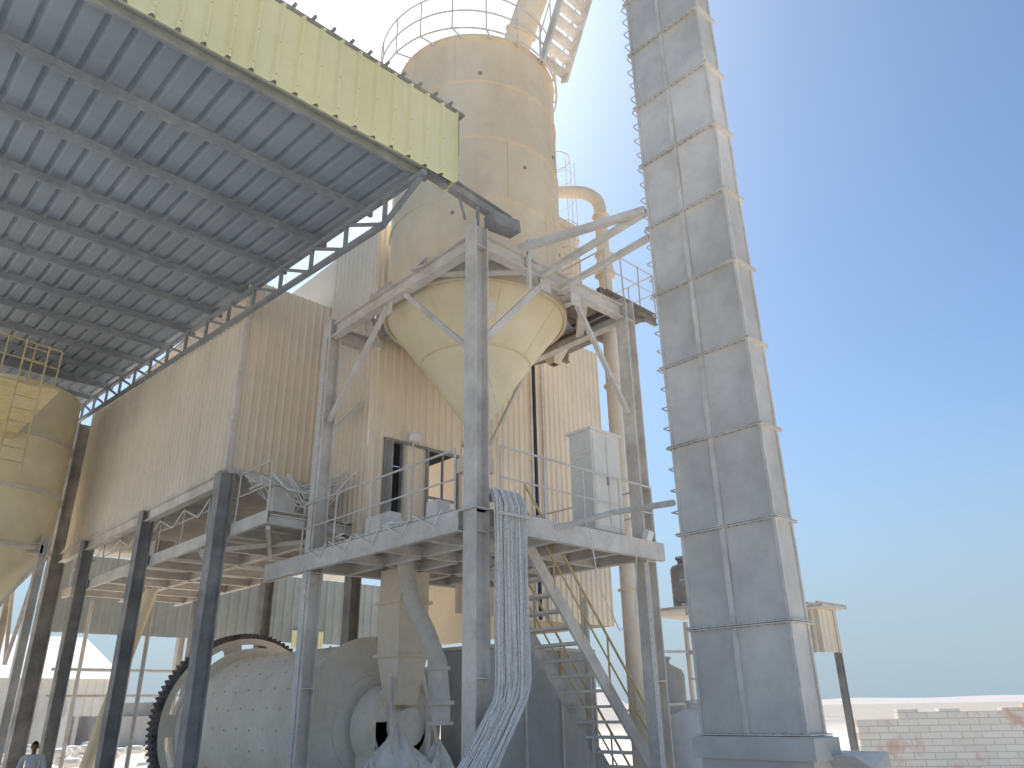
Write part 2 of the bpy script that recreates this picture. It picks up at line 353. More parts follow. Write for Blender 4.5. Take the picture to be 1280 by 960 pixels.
st.ob((XN+1.0,YN-.1,ZR+.05),(X0+.05,Y1+.1,ZR+.1),.13,.13);st.ob((XN+1.6,YN-.1,ZR-.3),(X0+.1,Y1+.1,ZR+.1),.11,.11);st.ob((XN+2.2,YN-.1,ZR-.35),(X0+.1,Y1+.1,ZR-.45),.1,.1)
st.tube([(XN+1.55,YN-.25,ZP-.1),(XN+2.1,YN-1.1,ZP+.1),(X0+.0,Y1+.1,ZP-.05)],.05,8)
st.fin('bracing_struts',STEEL,el)
# ---------------------------------------------------------------- shed roof
rf=emp('shed_roof')
YR=9.0;XE=6.75;zr=lambda y:10.62+(y-YR)*.078
XL=-5
r_=M()
L=24
O=V((XL,YR,zr(YR)));Uv=V((1,0,0));Wv=V((0,1,.078)).normalized()
r_.corr(O,Uv,XE-XL,Wv,L,V((0,-.078,1)),.36,.06,broad=.62)
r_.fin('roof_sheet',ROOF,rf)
pu=M()
y=YR+.2
while y<32:
    z=zr(y)-.12;hh=.17
    pu.ch((XL,y,z),(XE,y,z),.07,hh)
    y+=1.75
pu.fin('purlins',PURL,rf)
ra=M()
ra.hb((-3.6,YR,zr(YR)-.42),(-3.6,32,zr(32)-.42),.2,.38)
ra.ob((XL,YR+.02,10.52),(7.1,YR+.02,10.52),.05,.05)
ra.fin('rafters',PURL,rf)
tr=M();xt=6.5
zt=lambda y:zr(y)-.29
zb=lambda y:zr(y)-.86
tr.ob((xt,YR-.1,zt(YR)),(xt,31,zt(31)),.1,.1);tr.ob((xt,YR+1.1,zb(YR+1.1)),(xt,31,zb(31)),.1,.1)
tr.ob((xt,YR+.0,zt(YR)-.05),(xt,YR+1.1,zb(YR+1.1)),.08,.08)
y=YR+1.1
while y<30:
    tr.ob((xt,y,zb(y)),(xt,y,zt(y)),.07,.07);tr.ob((xt,y,zb(y)),(xt,y+1.35,zt(y+1.35)),.06,.06);y+=1.35
tr.fin('edge_truss',PURL,rf)
fa=M();fa.corr((XL,YR-.12,10.42),(1,0,0),7.17-XL,(0,0,1),1.62,(0,-1,0),.36,.075,broad=.7)
fa.corr((7.17,YR-.12,10.42),(0,1,0),.5,(0,0,1),1.62,(1,0,0),.3,.04,broad=.7)
fa.fin('yellow_fascia',YEL,rf)
fa=M()
for i in range(34):
    x=XL+.36*i+.36*.7
    for z in(10.55,11.2,11.95):fa.cyl((x+.054,YR-.2,z),(x+.054,YR-.207,z),.009,n=6)
fa.fin('fascia_screws',STEELD,rf)
fa=M();fa.ob((XL,YR+.0,12.07),(7.35,YR+.0,12.07),.34,.05);
for i in range(34):fa.cyl((XL+.1+.36*i,YR-.24,12.11),(XL+.1+.36*i,YR+.5,12.14),.035,n=6)
fa.ob((7.3,YR,11.2),(7.3,YR,12.05),.06,.06);fa.ob((6.6,YR-.02,10.55),(7.2,YR-.02,10.55),.06,.06)
fa.fin('fascia_capping',STEELD,rf)
fa=M();fa.hb((6.7,YR+.12,10.62),(8.75,YR+.12,10.42),.16,.24);fa.ob((XN+.02,YN,ZR+.18),(XN+.02,YN,10.35),.05,.05)
fa.ob((XN+.1,YN-.25,ZR+.22),(XN+.75,YN-.25,ZR+.3),.3,.25)
fa.ob((7.45,YR+.1,10.4),(7.6,YR+.1,9.95),.04,.04)
fa.fin('tie_beam',STEELD,rf)
# ---------------------------------------------------------------- plant building
pb=emp('plant_building')
w=M()
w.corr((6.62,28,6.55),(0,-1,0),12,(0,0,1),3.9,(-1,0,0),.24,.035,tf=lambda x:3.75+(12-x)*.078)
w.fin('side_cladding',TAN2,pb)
w=M();w.corr((6.62,16.0,6.55),(1,0,0),2.2,(0,0,1),4.8,(0,-1,0),.2,.035)
w.corr((8.82,16.0,4.6),(0,-1,0),2.15,(0,0,1),8.35,(-1,0,0),.2,.035,laps=(5.6,))
w.corr((8.82,13.85,4.6),(1,0,0),.45,(0,0,1),8.35,(0,-1,0),.2,.035,laps=(5.6,))
w.corr((9.27,13.85,7.25),(1,0,0),2.1,(0,0,1),5.7,(0,-1,0),.2,.035,laps=(2.95,))
w.corr((11.37,13.85,3.6),(1,0,0),5.6,(0,0,1),8.2,(0,-1,0),.2,.035,laps=(4.2,))
w.corr((9.75,13.85,4.6),(1,0,0),.7,(0,0,1),2.65,(0,-1,0),.2,.035)
w.fin('front_cladding',TAN,pb)
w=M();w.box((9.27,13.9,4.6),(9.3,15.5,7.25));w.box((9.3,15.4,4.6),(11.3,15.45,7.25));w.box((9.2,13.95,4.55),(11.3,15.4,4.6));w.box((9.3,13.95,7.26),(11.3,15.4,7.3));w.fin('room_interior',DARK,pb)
w=M()
for x in(9.27,9.75,10.45,11.37):w.box((x-.03,13.78,4.6),(x+.03,13.9,7.28))
w.box((9.24,13.79,7.25),(11.4,13.89,7.31));w.box((10.45,13.81,6.1),(11.37,13.87,6.15));w.box((10.9,13.81,4.6),(10.94,13.87,7.25))
w.box((9.3,13.6,4.7),(9.34,13.8,7.2))
w.fin('door_frames',STEELD,pb)
w=M();w.box((6.7,16.1,11.3),(8.8,28,11.35));w.box((8.9,13.95,12.85),(11.4,24,12.9));w.box((11.4,13.95,11.7),(16.9,24,11.75));w.box((6.7,16.1,6.5),(16.9,28,6.54))
w.fin('roof_and_floor',STEEL,pb)
w=M();w.box((16.9,13.9,3.6),(16.95,24,11.7));w.box((8.85,16,11.3),(8.9,24,12.85));w.fin('end_wall',TAN,pb)
w=M()
w.box((6.56,15.92,6.5),(6.66,16.0,11.3));w.ob((6.6,16,6.5),(6.6,28,6.5),.1,.12);w.ob((6.6,15.95,6.5),(8.8,15.95,6.5),.1,.12)
for x in(13.9,14.35):w.box((x,13.76,3.6),(x+.06,13.82,11.6))
w.fin('trims',STEEL,pb)
w=M();w.box((14.0,13.74,3.6),(14.08,13.79,11.6));w.fin('dark_joint',DARK,pb)
c=M()
for y in(16,20.6,25.4):
    c.hb((6.6,y,G),(6.6,y,6.45),.32,.32,up=(1,0,0));c.box((6.3,y-.3,G),(6.9,y+.3,G+.05))
    c.hb((10.5,y+.8,G),(10.5,y+.8,6.45),.3,.3,up=(1,0,0))
c.hb((6.5,28.2,G),(6.5,28.2,10.9),.45,.45,up=(1,0,0))
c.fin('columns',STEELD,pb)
c=M()
ZD=5.2
c.ch((6.85,14.2,ZD),(6.85,28,ZD),.1,.26,side=-1);c.hb((8.6,14.2,ZD),(8.6,28,ZD),.15,.26);c.hb((10.4,16,ZD),(10.4,28,ZD),.15,.26)
for i in range(9):
    y=14.3+i*1.6;c.hb((6.9,y,ZD-.03),(10.4,y,ZD-.03),.12,.2)
c.ob((6.9,14.3,ZD-.2),(8.6,17.5,ZD-.2),.08,.08);c.ob((8.6,14.3,ZD-.2),(6.9,17.5,ZD-.2),.08,.08);c.ob((6.9,17.5,ZD-.2),(8.6,20.7,ZD-.2),.08,.08)
c.hb((6.6,16.1,6.3),(6.6,28,6.3),.2,.3);
c.fin('walkway_beams',STEEL,pb)
c=M();c.box((6.9,14.2,ZD+.13),(10.4,28,ZD+.15));c.fin('walkway_deck',STEEL,pb)
c=M();rail(c,[(6.85,27.5,ZD+.14),(6.85,14.3,ZD+.14)],1.05,.02,1.5);c.fin('walkway_railing',GALV,pb)
c=M()
for i in range(34):
    a=V((7.0+random.uniform(0,.5),15.9-random.uniform(0,1.2),6.3));k=random.uniform(.3,1.1)
    c.tube([a,a+V((.3,-.2,-k*.6)),a+V((.7,-.4,-k*.7)),a+V((1.1,-.9,-.1+random.uniform(-.3,.3)))],.018,5)
for i in range(7):
    c.tube([(6.9,15.4+.08*i,6.2+.05*i),(8.2,15.2+.08*i,6.15+.05*i),(8.75,15.0,5.6+.03*i),(8.7,14.6,5.0)],.02,5)
for i in range(6):
    c.tube([(6.75,17+i*1.5,6.1),(6.8,17.7+i*1.5,5.9-.1*random.random()),(6.75,18.5+i*1.5,6.12)],.018,5)
c.fin('cable_runs',ROPE,pb)
c=M();c.box((7.0,15.0,6.05),(8.7,15.6,6.1));c.box((7.2,14.8,5.4),(7.7,15.1,6.0));c.box((8.0,14.9,5.35),(8.3,15.1,5.95))
for (x,y,z,s) in((7.6,18,5.4,.5),(8.4,20,5.4,.7),(7.4,22,5.4,.5),(9.5,17.5,5.4,.8)):c.box((x,y,z),(x+s,y+s,z+s*1.3))
c.fin('cable_tray',STEEL,pb)
# ---------------------------------------------------------------- upper deck, duct, filter
ud=emp('filter_deck')
d=M();d.box((12.5,9.75,10.6),(14.4,12.9,10.66))
for y in(9.8,11.3,12.8):d.hb((12.3,y,10.47),(14.45,y,10.47),.12,.22)
d.ob((12.3,9.3,9.6),(14.0,9.8,10.35),.08,.08);d.hb((12.2,9.24,9.78),(12.2,12.9,9.78),.15,.25);d.ob((12.35,12.8,9.6),(14.0,12.8,10.35),.08,.08)
for y in(9.8,12.8):d.ob((12.3,y,9.8),(12.3,y,10.6),.12,.12)
d.fin('deck',RUST,ud)
d=M();rail(d,[(12.5,9.75,10.66),(14.4,9.75,10.66),(14.4,12.9,10.66)],1.1,.02,.7);rail(d,[(12.5,12.9,10.66),(12.5,9.75,10.66)],1.1,.02,.7)
ladder(d,(13.1,11.9,11.5),(13.1,11.9,15.6),(1,0,0),.45,.018,.3,cage=(0,-.8,0))
d.tube([(13.1+.4*math.cos(t/16*6.283),11.7+.4*math.sin(t/16*6.283),15.9) for t in range(16)],.02,5,True)
d.fin('railing',GALV,ud)
d=M();d.box((12.5,11.4,10.7),(13.5,12.6,13.4));d.box((12.6,11.3,13.4),(13.4,12.5,13.6));d.add([(12.5,11.4,10.7),(13.5,11.4,10.7),(13.5,12.6,10.7),(12.5,12.6,10.7),(12.9,11.9,9.6),(13.1,11.9,9.6),(13.1,12.1,9.6),(12.9,12.1,9.6)],[(0,4,5,1),(1,5,6,2),(2,6,7,3),(3,7,4,0)])
for z in(11.2,11.9,12.6,13.2):d.box((12.46,11.36,z),(13.54,12.64,z+.06))
d.fin('bag_filter',PIPE,ud)
d=M();px,py=13.55,10.6
arc=[(px,py,G),(px,py,6),(px,py,12.5),(px,py,13.9)]+[(px-.45*(1-math.cos(t)),py+.45*(1-math.cos(t)),13.9+.55*math.sin(t)) for t in(.3,.6,.9,1.2,1.57)]
arc+=[(12.8,11.35,14.45),(12.6,11.55,14.3),(12.55,11.6,13.95),(12.55,11.6,13.3)]
d.tube(arc,.17,20)
for z in(1.5,3.9,6.3,8.7,11.0,12.4,13.6):d.cyl((px,py,z),(px,py,z+.04),.23,n=20)
d.cyl((px,py,12.4),(px,py,11.8),.18,.27,n=20)
d.fin('exhaust_duct',PIPE,ud,True)
# ---------------------------------------------------------------- control cabinet etc
cb=emp('electrical_cabinet')
d=M();d.box((10.75,9.05,ZP+.12),(11.6,9.6,ZP+2.05));d.box((10.7,9.0,ZP+2.05),(11.65,9.65,ZP+2.1));d.box((10.8,9.1,ZP+.02),(11.55,9.55,ZP+.12));d.fin('body',CAB,cb)
d=M();d.box((10.79,9.035,ZP+.2),(11.16,9.05,ZP+1.98));d.box((11.19,9.035,ZP+.2),(11.56,9.05,ZP+1.98))
for i in range(7):d.box((10.735,9.15,ZP+1.2+i*.08),(10.75,9.5,ZP+1.24+i*.08))
d.fin('doors',CAB,cb)
d=M();d.box((11.14,9.0,ZP+1.0),(11.17,9.035,ZP+1.2));d.fin('handles',STEELD,cb)
def flood(p,aim,s=.28):
    e=emp('floodlight');p=V(p);a=V(aim).normalized()
    m=M();m.ob(p-a*.05,p+a*.05,s,s*.7);m.ob(p-a*.1,p-a*.05,s*.6,s*.4);m.cyl(p-a*.05+V((0,0,-s*.35)),p-a*.1+V((0,0,-s*.9)),.02,n=6);m.fin('housing',CAB,e)
    m=M();m.ob(p+a*.052,p+a*.056,s*.85,s*.55);m.fin('lens',WPLAST,e)
flood((11.95,8.78,ZP+.1),(.3,-1,-.4));flood((9.9,13.6,7.4),(-.3,-1,-.5));flood((9.0,10.0,9.0),(-.5,-1,-.6),.26)
hc=emp('hanging_cable_bundle');m=M()
for i in range(90):
    u=(i%45)/44;x=7.97+.66*u+random.uniform(-.01,.01);y=8.76-.05*(i//45)+random.uniform(-.02,.02)
    w1=random.uniform(-.02,.02);w2=random.uniform(-.035,.035);k=random.uniform(-.06,.06)
    m.tube([(x*.9+.84,9.05,ZP+.2),(x*.95+.42,y+.12,ZP+.36),(x+w1,y,ZP+.1),(x+w2,y,3.6),(x-w1,y,2.7),(x+w1,y,1.95+k),(x-.08+w2,y-.03,1.7+k),(x-.45+w2*2,y-.06,1.25),(x*1.1-1.72,y-.12,.75),(x*1.15-2.7,y-.2,.1),(x*1.15-3.1,y-.25,G)],.008+random.random()*.007,5)
m.fin('cables',ROPE,hc)
m=M();m.box((7.95,8.64,ZP-.1),(8.66,8.66,ZP-.05));m.fin('cable_clamps',STEEL,hc)
# ---------------------------------------------------------------- stairs
ss=emp('steel_staircase');m=M()
A=V((9.75,10.5,ZP));B=V((14.0,10.5,G))
for y in(9.9,11.1):m.ob((A.x,y,A.z-.1),(B.x,y,B.z),.06,.24)
k=19
for i in range(k):
    P=A.lerp(B,(i+.5)/k);m.box((P.x-.14,9.94,P.z-.05),(P.x+.14,11.06,P.z))
m.fin('stringers_and_treads',STEEL,ss)
m=M()
for y in(9.88,11.12):
    m.cyl((A.x,y,A.z+.95),(B.x,y,B.z+.95),.024,n=8);m.cyl((A.x,y,A.z+.5),(B.x,y,B.z+.5),.018,n=8)
    for i in range(7):
        P=A.lerp(B,i/6);m.cyl((P.x,y,P.z-.05),(P.x,y,P.z+.95),.02,n=6)
m.fin('handrail',YRAIL,ss)
# ---------------------------------------------------------------- ball mill
bm=emp('ball_mill');MX,MZ=9.75,1.3;MR=1.65;ya,yb=14.5,21.0
m=M();m.lathe((MX,0,MZ),[(.5,ya-.1),(1.5,ya-.02),(MR,ya),(MR,yb),(1.5,yb+.1),(.5,yb+.3)],72,'y');m.fin('drum',MILL,bm,True)
m=M();
for y,k in((ya,.12),(ya+.06,.12),(yb-1.1,.22),(yb-1.03,.22)):m.lathe((MX,y,MZ),[(MR-.05,0),(MR+k,0),(MR+k,.05),(MR-.05,.05)],72,'y')
m.fin('end_flanges',MILL,bm)
m=M()
for j in range(9):
    y=ya+.35+j*.6
    for i in range(26):
        a=2*math.pi*i/26+(j%2)*.02;d=V((math.cos(a),0,math.sin(a)));p=V((MX,y,MZ))+d*(MR-.01);m.cyl(p,p+d*.04,.026,n=6)
for i in range(44):
    a=2*math.pi*i/44;d=V((math.cos(a),0,math.sin(a)));p=V((MX,ya-.03,MZ))+d*(MR+.05);m.cyl(p,p+V((0,-.03,0)),.025,n=6)
    p=V((MX,yb-1.1,MZ))+d*(MR+.12);m.cyl(p,p+V((0,-.04,0)),.032,n=6)
m.fin('shell_bolts',MILL,bm)
m=M();n=200;q=[];gy0,gy1=yb-.6,yb-.2
for y in(gy0,gy1):
    for i in range(n*2):
        a=math.pi*i/n;rr=2.27 if i%4 in(0,1) else 2.2
        q.append((MX+rr*math.cos(a),y,MZ+rr*math.sin(a)))
    for i in range(n*2):
        a=math.pi*i/n;q.append((MX+2.12*math.cos(a),y,MZ+2.12*math.sin(a)))
N2=n*2;f=[]
for i in range(N2):
    j=(i+1)%N2
    f+=[(i,j,N2*2+j,N2*2+i),(N2+j,N2+i,N2*3+i,N2*3+j),(i,N2+i,N2+j,j),(N2*2+i,N2*2+j,N2*3+j,N2*3+i)]
m.add(q,f);m.fin('girth_gear',BLACK,bm)
m=M();q=[];n=120;r0,r1,r2,r3=1.66,1.80,1.98,2.13;yy=yb-.66
for i in range(n):
    a=2*math.pi*i/n
    for r in(r0,r1,r2,r3):q.append((MX+r*math.cos(a),yy,MZ+r*math.sin(a)))
f=[]
for i in range(n):
    j=(i+1)%n
    for k in range(3):
        if k==1 and i%12 in(2,3,4,5,6,7,8):continue
        f.append((i*4+k,i*4+k+1,j*4+k+1,j*4+k))
m.add(q,f);m.lathe((MX,yy,MZ),[(r3,0),(r3,.1)],120,'y');m.lathe((MX,yy+.12,MZ),[(MR,0),(MR+.04,0)],60,'y');m.fin('gear_web',MILL,bm)
m=M();m.lathe((MX,0,MZ),[(.5,ya),(.5,ya-.9),(.62,ya-.9),(.62,ya-1.0),(.35,ya-1.0),(.35,ya-1.3),(0,ya-1.3)],36,'y')
m.lathe((MX,0,MZ),[(1.0,ya-.06),(1.0,ya-.16),(.8,ya-.2),(.5,ya-.2)],48,'y')
m.box((MX-.6,ya-1.0,MZ-1.0),(MX+.6,ya-.35,MZ+.1));m.lathe((MX,0,MZ),[(.3,ya-.96),(.8,ya-.96),(.8,ya-.4),(.5,ya-.4)],36,'y')
for i in range(12):
    a=2*math.pi*i/12;d=V((math.cos(a),0,math.sin(a)));p=V((MX,ya-.96,MZ))+d*.7;m.cyl(p,p+V((0,-.04,0)),.035,n=6)
m.fin('trunnion_bearing',MILL,bm,True)
m=M();m.box((MX-1.2,ya-1.4,G),(MX+1.2,ya-.2,MZ-1.0));m.box((MX-1.2,yb+.4,G),(MX+1.2,yb+1.5,MZ-.6));m.fin('foundation',DUST,bm)
m=M()
for z0,z1,a,bb in((4.3,2.6,.36,.36),(2.6,1.7,.36,.22)):
    x,y=MX-.15,ya-1.15
    q=[(x-a,y-a,z0),(x+a,y-a,z0),(x+a,y+a,z0),(x-a,y+a,z0),(x-bb,y-bb,z1),(x+bb,y-bb,z1),(x+bb,y+bb,z1),(x-bb,y+bb,z1)]
    m.add(q,[(0,4,5,1),(1,5,6,2),(2,6,7,3),(3,7,4,0),(0,1,2,3),(7,6,5,4)])
m.box((x-.42,y-.42,2.57),(x+.42,y+.42,2.63));m.box((x-.42,y-.42,3.6),(x+.42,y+.42,3.66))
m.fin('feed_chute',PIPE,bm)
m=M();m.tube([(9.05,12.6,4.3),(9.08,12.55,3.9),(9.18,12.43,3.45),(9.34,12.24,3.0),(9.5,12.05,2.4),(9.55,12.0,1.7),(9.55,12.0,1.4)],.17,18)
m.cyl((9.5,12.05,2.35),(9.5,12.05,2.28),.23,n=18);m.cyl((9.55,12.0,1.75),(9.55,12.0,1.68),.24,n=18);m.cyl((9.55,12.0,1.4),(9.55,12.0,1.34),.23,n=18)
m.fin('dust_pipe',DPIPE,bm,True)
m=M();m.ob((10.0,13.0,G),(10.05,13.0,2.6),.08,.08);m.ob((10.5,12.6,G),(9.9,13.1,2.4),.07,.07);m.ob((9.0,12.6,G),(9.2,13.1,2.2),.06,.06);m.fin('frame_struts',STEEL,bm)
m=M()
def heap(m,c,R,h,n=40):
    q=[];K=14
    for j in range(K+1):
        t=j/K
        for i in range(n):
            a=2*math.pi*i/n;rr=R*t*(1+.12*math.sin(3*a+c[0])+.08*math.sin(7*a));z=h*(1-t)**1.1*(1+.15*math.sin(5*a+6*t))+random.uniform(-.02,.02)
            q.append((c[0]+rr*math.cos(a),c[1]+rr*math.sin(a),c[2]+z))
    m.add(q,[(j*n+i,(j+1)*n+i,(j+1)*n+(i+1)%n,j*n+(i+1)%n) for j in range(K) for i in range(n)])
heap(m,(9.4,13.15,.3),1.0,.95);heap(m,(8.7,13.0,G),1.5,1.3);heap(m,(10.2,12.9,G),1.4,1.6);heap(m,(9.3,12.3,G),1.2,1.3)
m.fin('dust_heap',DUST,None,True)
en=emp('equipment_enclosure');m=M();m.box((10.9,12.3,G),(14.2,13.7,2.75));m.fin('panels',ENCL,en)
m=M()
for x in(10.9,12.0,13.1,14.2):m.box((x-.03,12.26,G),(x+.03,12.3,2.75))
m.box((10.85,12.25,2.75),(14.25,13.75,2.82));m.fin('frame',STEEL,en)
# ---------------------------------------------------------------- right background
def tank(name,c,r,h,mt,dome=.25):
    e=emp(name);m=M();pr=[(0,0),(r*.97,0),(r,.05)]
    k=6
    for i in range(k):
        z=.1+(h-.2)*i/k;pr+=[(r,z),(r*.985,z+.03),(r,z+.06)]
    pr+=[(r,h),(r*.9,h+dome*.45),(r*.5,h+dome*.85),(.2,h+dome),(.2,h+dome+.08),(0,h+dome+.08)]
    m.lathe(c,pr,36);m.fin('tank_body',mt,e,True)
    m=M();m.lathe((c[0],c[1],c[2]+h+dome+.08),[(.24,0),(.24,.05),(0,.07)],20);m.cyl((c[0]-r,c[1],c[2]+.2),(c[0]-r-.15,c[1],c[2]+.2),.04,n=8);m.fin('lid_and_tap',mt,e,True)
tank('water_tank',(13.5,9.1,G),.6,2.0,WPLAST);tank('water_tank',(14.6,10.7,G),.5,2.9,ENCL)
sh=emp('open_shed');m=M()
m.corr((15.9,7.55,2.55),(0,1,0),2.6,(0,0,1),.85,(-1,0,0),.2,.03);m.corr((15.9,7.55,2.55),(1,0,0),.75,(0,0,1),.85,(0,-1,0),.2,.03);m.fin('fascia',TAN,sh)
m=M();m.box((15.7,7.35,3.42),(16.85,10.3,3.47));
for i in range(14):m.ob((15.6,7.4+.21*i,3.5),(16.9,7.4+.21*i,3.5),.06,.04)
m.fin('roof',STEEL,sh)
m=M()
for x,y in((16.6,7.6),(16.6,10.1),(15.98,10.1)):m.hb((x,y,G),(x,y,3.4),.12,.12,up=(1,0,0))
m.fin('posts',STEELD,sh)
sh=emp('pipe_rack');m=M()
m.box((14.3,9.6,3.5),(16.4,11.2,3.56));m.ob((14.2,9.6,3.42),(16.5,9.6,3.42),.08,.14)
for i in range(5):m.cyl((14.5+.16*i,9.7,G),(14.5+.16*i,9.7,3.45),.05,n=8)
for x,y in((16.3,9.7),(16.3,11.1),(14.4,11.1)):m.cyl((x,y,G),(x,y,3.45),.06,n=8)
m.ob((14.3,9.6,2.6),(15.4,9.6,2.8),.06,.06)
for z in(.6,1.6,2.6):m.cyl((13.2,9.9,z),(16.3,9.7,z+.1),.03,n=6)
for x in(12.6,12.9,13.2):m.cyl((x,11.0+x-12.6,G),(x,11.0+x-12.6,3.8),.04,n=8)
m.fin('frame',STEEL,sh)
tank('rooftop_tank',(15.4,10.3,3.56),.38,.95,STEELD,.15)
def brickmat():
    m=bpy.data.materials.new('whitewashed_brick');m.use_nodes=True;N=m.node_tree.nodes;L=m.node_tree.links;b=N['Principled BSDF'];b.inputs['Roughness'].default_value=.9
    g=N.new('ShaderNodeTexCoord');mp=N.new('ShaderNodeMapping');L.new(g.outputs['Object'],mp.inputs[0]);mp.inputs['Rotation'].default_value=(math.radians(90),0,0)
    br=N.new('ShaderNodeTexBrick');L.new(mp.outputs[0],br.inputs[0]);br.inputs['Scale'].default_value=1;br.inputs['Brick Width'].default_value=.42;br.inputs['Row Height'].default_value=.13;br.inputs['Mortar Size'].default_value=.008
    br.inputs['Color1'].default_value=(.92,.86,.77,1);br.inputs['Color2'].default_value=(.84,.78,.69,1);br.inputs['Mortar'].default_value=(.62,.57,.5,1)
    n=N.new('ShaderNodeTexNoise');n.inputs['Scale'].default_value=.9;n.inputs['Detail'].default_value=8;n.inputs['Roughness'].default_value=.7;L.new(g.outputs['Object'],n.inputs[0])
    r=N.new('ShaderNodeValToRGB');r.color_ramp.elements[0].position=.5;r.color_ramp.elements[1].position=.6;L.new(n.outputs[0],r.inputs[0])
    mx=N.new('ShaderNodeMix');mx.data_type='RGBA';L.new(r.outputs[0],mx.inputs[0]);L.new(br.outputs[0],mx.inputs[6]);mx.inputs[7].default_value=(.74,.50,.39,1);L.new(mx.outputs[2],b.inputs['Base Color'])
    bp=N.new('ShaderNodeBump');bp.inputs['Distance'].default_value=.02;bp.inputs['Strength'].default_value=.5;L.new(br.outputs['Fac'],bp.inputs['Height']);bp.invert=True;L.new(bp.outputs[0],b.inputs['Normal'])
    return m
BR=brickmat()
def bwall(p0,p1,z1a,z1b,th=.2):
    p0=V(p0);p1=V(p1);L=(p1-p0).length;m=M();k=int(L/.42)
    for i in range(k):
        x0=i*L/k;x1=(i+1)*L/k;t=(i+.5)/k;z=z1a+(z1b-z1a)*t;z=round(z/.13)*.13+random.choice((0,0,0,.06,-.05));m.box((x0,0,0),(x1+.0,th,z))
    o=m.fin('brick_wall',BR);o.location=p0;o.rotation_euler=(0,0,math.atan2(p1.y-p0.y,p1.x-p0.x))
bwall((17.6,7.9,G),(23.5,1.5,G),1.98,2.4)
# ---------------------------------------------------------------- left background
ls=emp('lime_silo');m=M();c=(3.9,26.6,0)
m.lathe(c,[(0,10.9),(1.95,10.8),(1.95,6.0),(.25,3.4),(.25,3.0)],56);m.fin('shell',CONE,ls,True)
m=M()
for z in(6.0,7.6,9.2):m.lathe((c[0],c[1],z),[(1.94,-.05),(2.02,-.05),(2.02,.05),(1.94,.05)],56)
for a in range(4):
    an=math.radians(45+90*a);x=c[0]+2.1*math.cos(an);y=c[1]+2.1*math.sin(an);m.hb((x,y,G),(x,y,6.4),.22,.22,up=(1,0,0))
for a in range(4):
    an=math.radians(45+90*a);bn=an+math.pi/2;P=V((c[0]+2.1*math.cos(an),c[1]+2.1*math.sin(an),6));Q=V((c[0]+2.1*math.cos(bn),c[1]+2.1*math.sin(bn),6));m.hb(P,Q,.2,.3)
    m.ob(P+V((0,0,-.2)),(P+Q)/2+V((0,0,-3)),.09,.09);m.ob(Q+V((0,0,-.2)),(P+Q)/2+V((0,0,-3)),.09,.09)
m.fin('support_frame',STEEL,ls)
m=M();ladder(m,(3.2,19.8,6.8),(3.2,19.8,9.9),(1,.1,0),.5,.022,.3);rail(m,[(2.0,19.9,9.0),(3.8,20.2,9.0)],1.0,.022,.6);m.box((1.5,20,8.9),(3.9,24.8,8.96));m.fin('access_ladder',YRAIL,ls)
bs=emp('rear_shed');m=M();m.corr((7,31,4.3),(1,0,0),14,(0,0,1),2.7,(0,-1,0),.4,.06);m.fin('wall_cladding',BLUEW,bs)
m=M();m.corr((16.5,30.9,4.1),(1,0,0),1.5,(0,0,1),.7,(0,-1,0),.3,.04);m.fin('skylight_panel',YEL,bs)
m=M()
for x in(8,12,16,20):m.hb((x,31.2,G),(x,31.2,7),.25,.25,up=(1,0,0))
m.ob((7,31.2,4.4),(21,31.2,4.4),.1,.15);m.fin('posts',GALV,bs)
ws=emp('white_warehouse');m=M();m.corr((-6,44,1.6),(1,0,0),20,(0,0,1),1.7,(0,-1,0),.4,.05);m.fin('cladding',CAB,ws)
m=M();m.add([(-7,43.7,3.3),(14.4,43.7,3.3),(14.4,52,5.9),(-7,52,5.9)],[(0,1,2,3)]);m.box((-6,51,G),(14,51.1,5.6))
m.fin('roof',WPLAST,ws)
m=M()
for i in range(7):m.box((-5.6+3*i,44.1,G),(-5.4+3*i,44.3,1.6))
m.fin('posts',GALV,ws)
m=M()
for i in range(90):
    x=random.uniform(5,15);y=random.uniform(33,42);z=G+random.choice((0,.3,.6,.9));m.lathe((x,y,z),[(0,0),(.32,.05),(.38,.17),(.3,.3),(0,.33)],9)
m.fin('stacked_white_bags',DUST,None,True)
m=M()
for i in range(26):
    x=-2+random.random()*34;y=60+random.random()*50;hh=random.uniform(2,3.5);m.box((x,y,G),(x+random.uniform(3,7),y+4,G+hh))
m.fin('distant_buildings',mat('distant_block',(.6,.55,.48),(.7,.65,.6),.5,.2,bump=0))
m=M();m.cyl((7.2,24.5,G),(7.9,23.2,4.9),.17,n=14);m.fin('tan_drain_pipe',CONE,None,True)
m=M()
for x,y in((8.1,23.5),(8.4,25.5),(7.6,27.5)):m.cyl((x,y,G),(x,y,5.0),.06,n=8)
m.cyl((7.2,29,2.2),(12,29,2.2),.05,n=8);m.cyl((7.2,29,3.0),(12,29,3.0),.05,n=8)
m.fin('water_pipes',GALV,None)
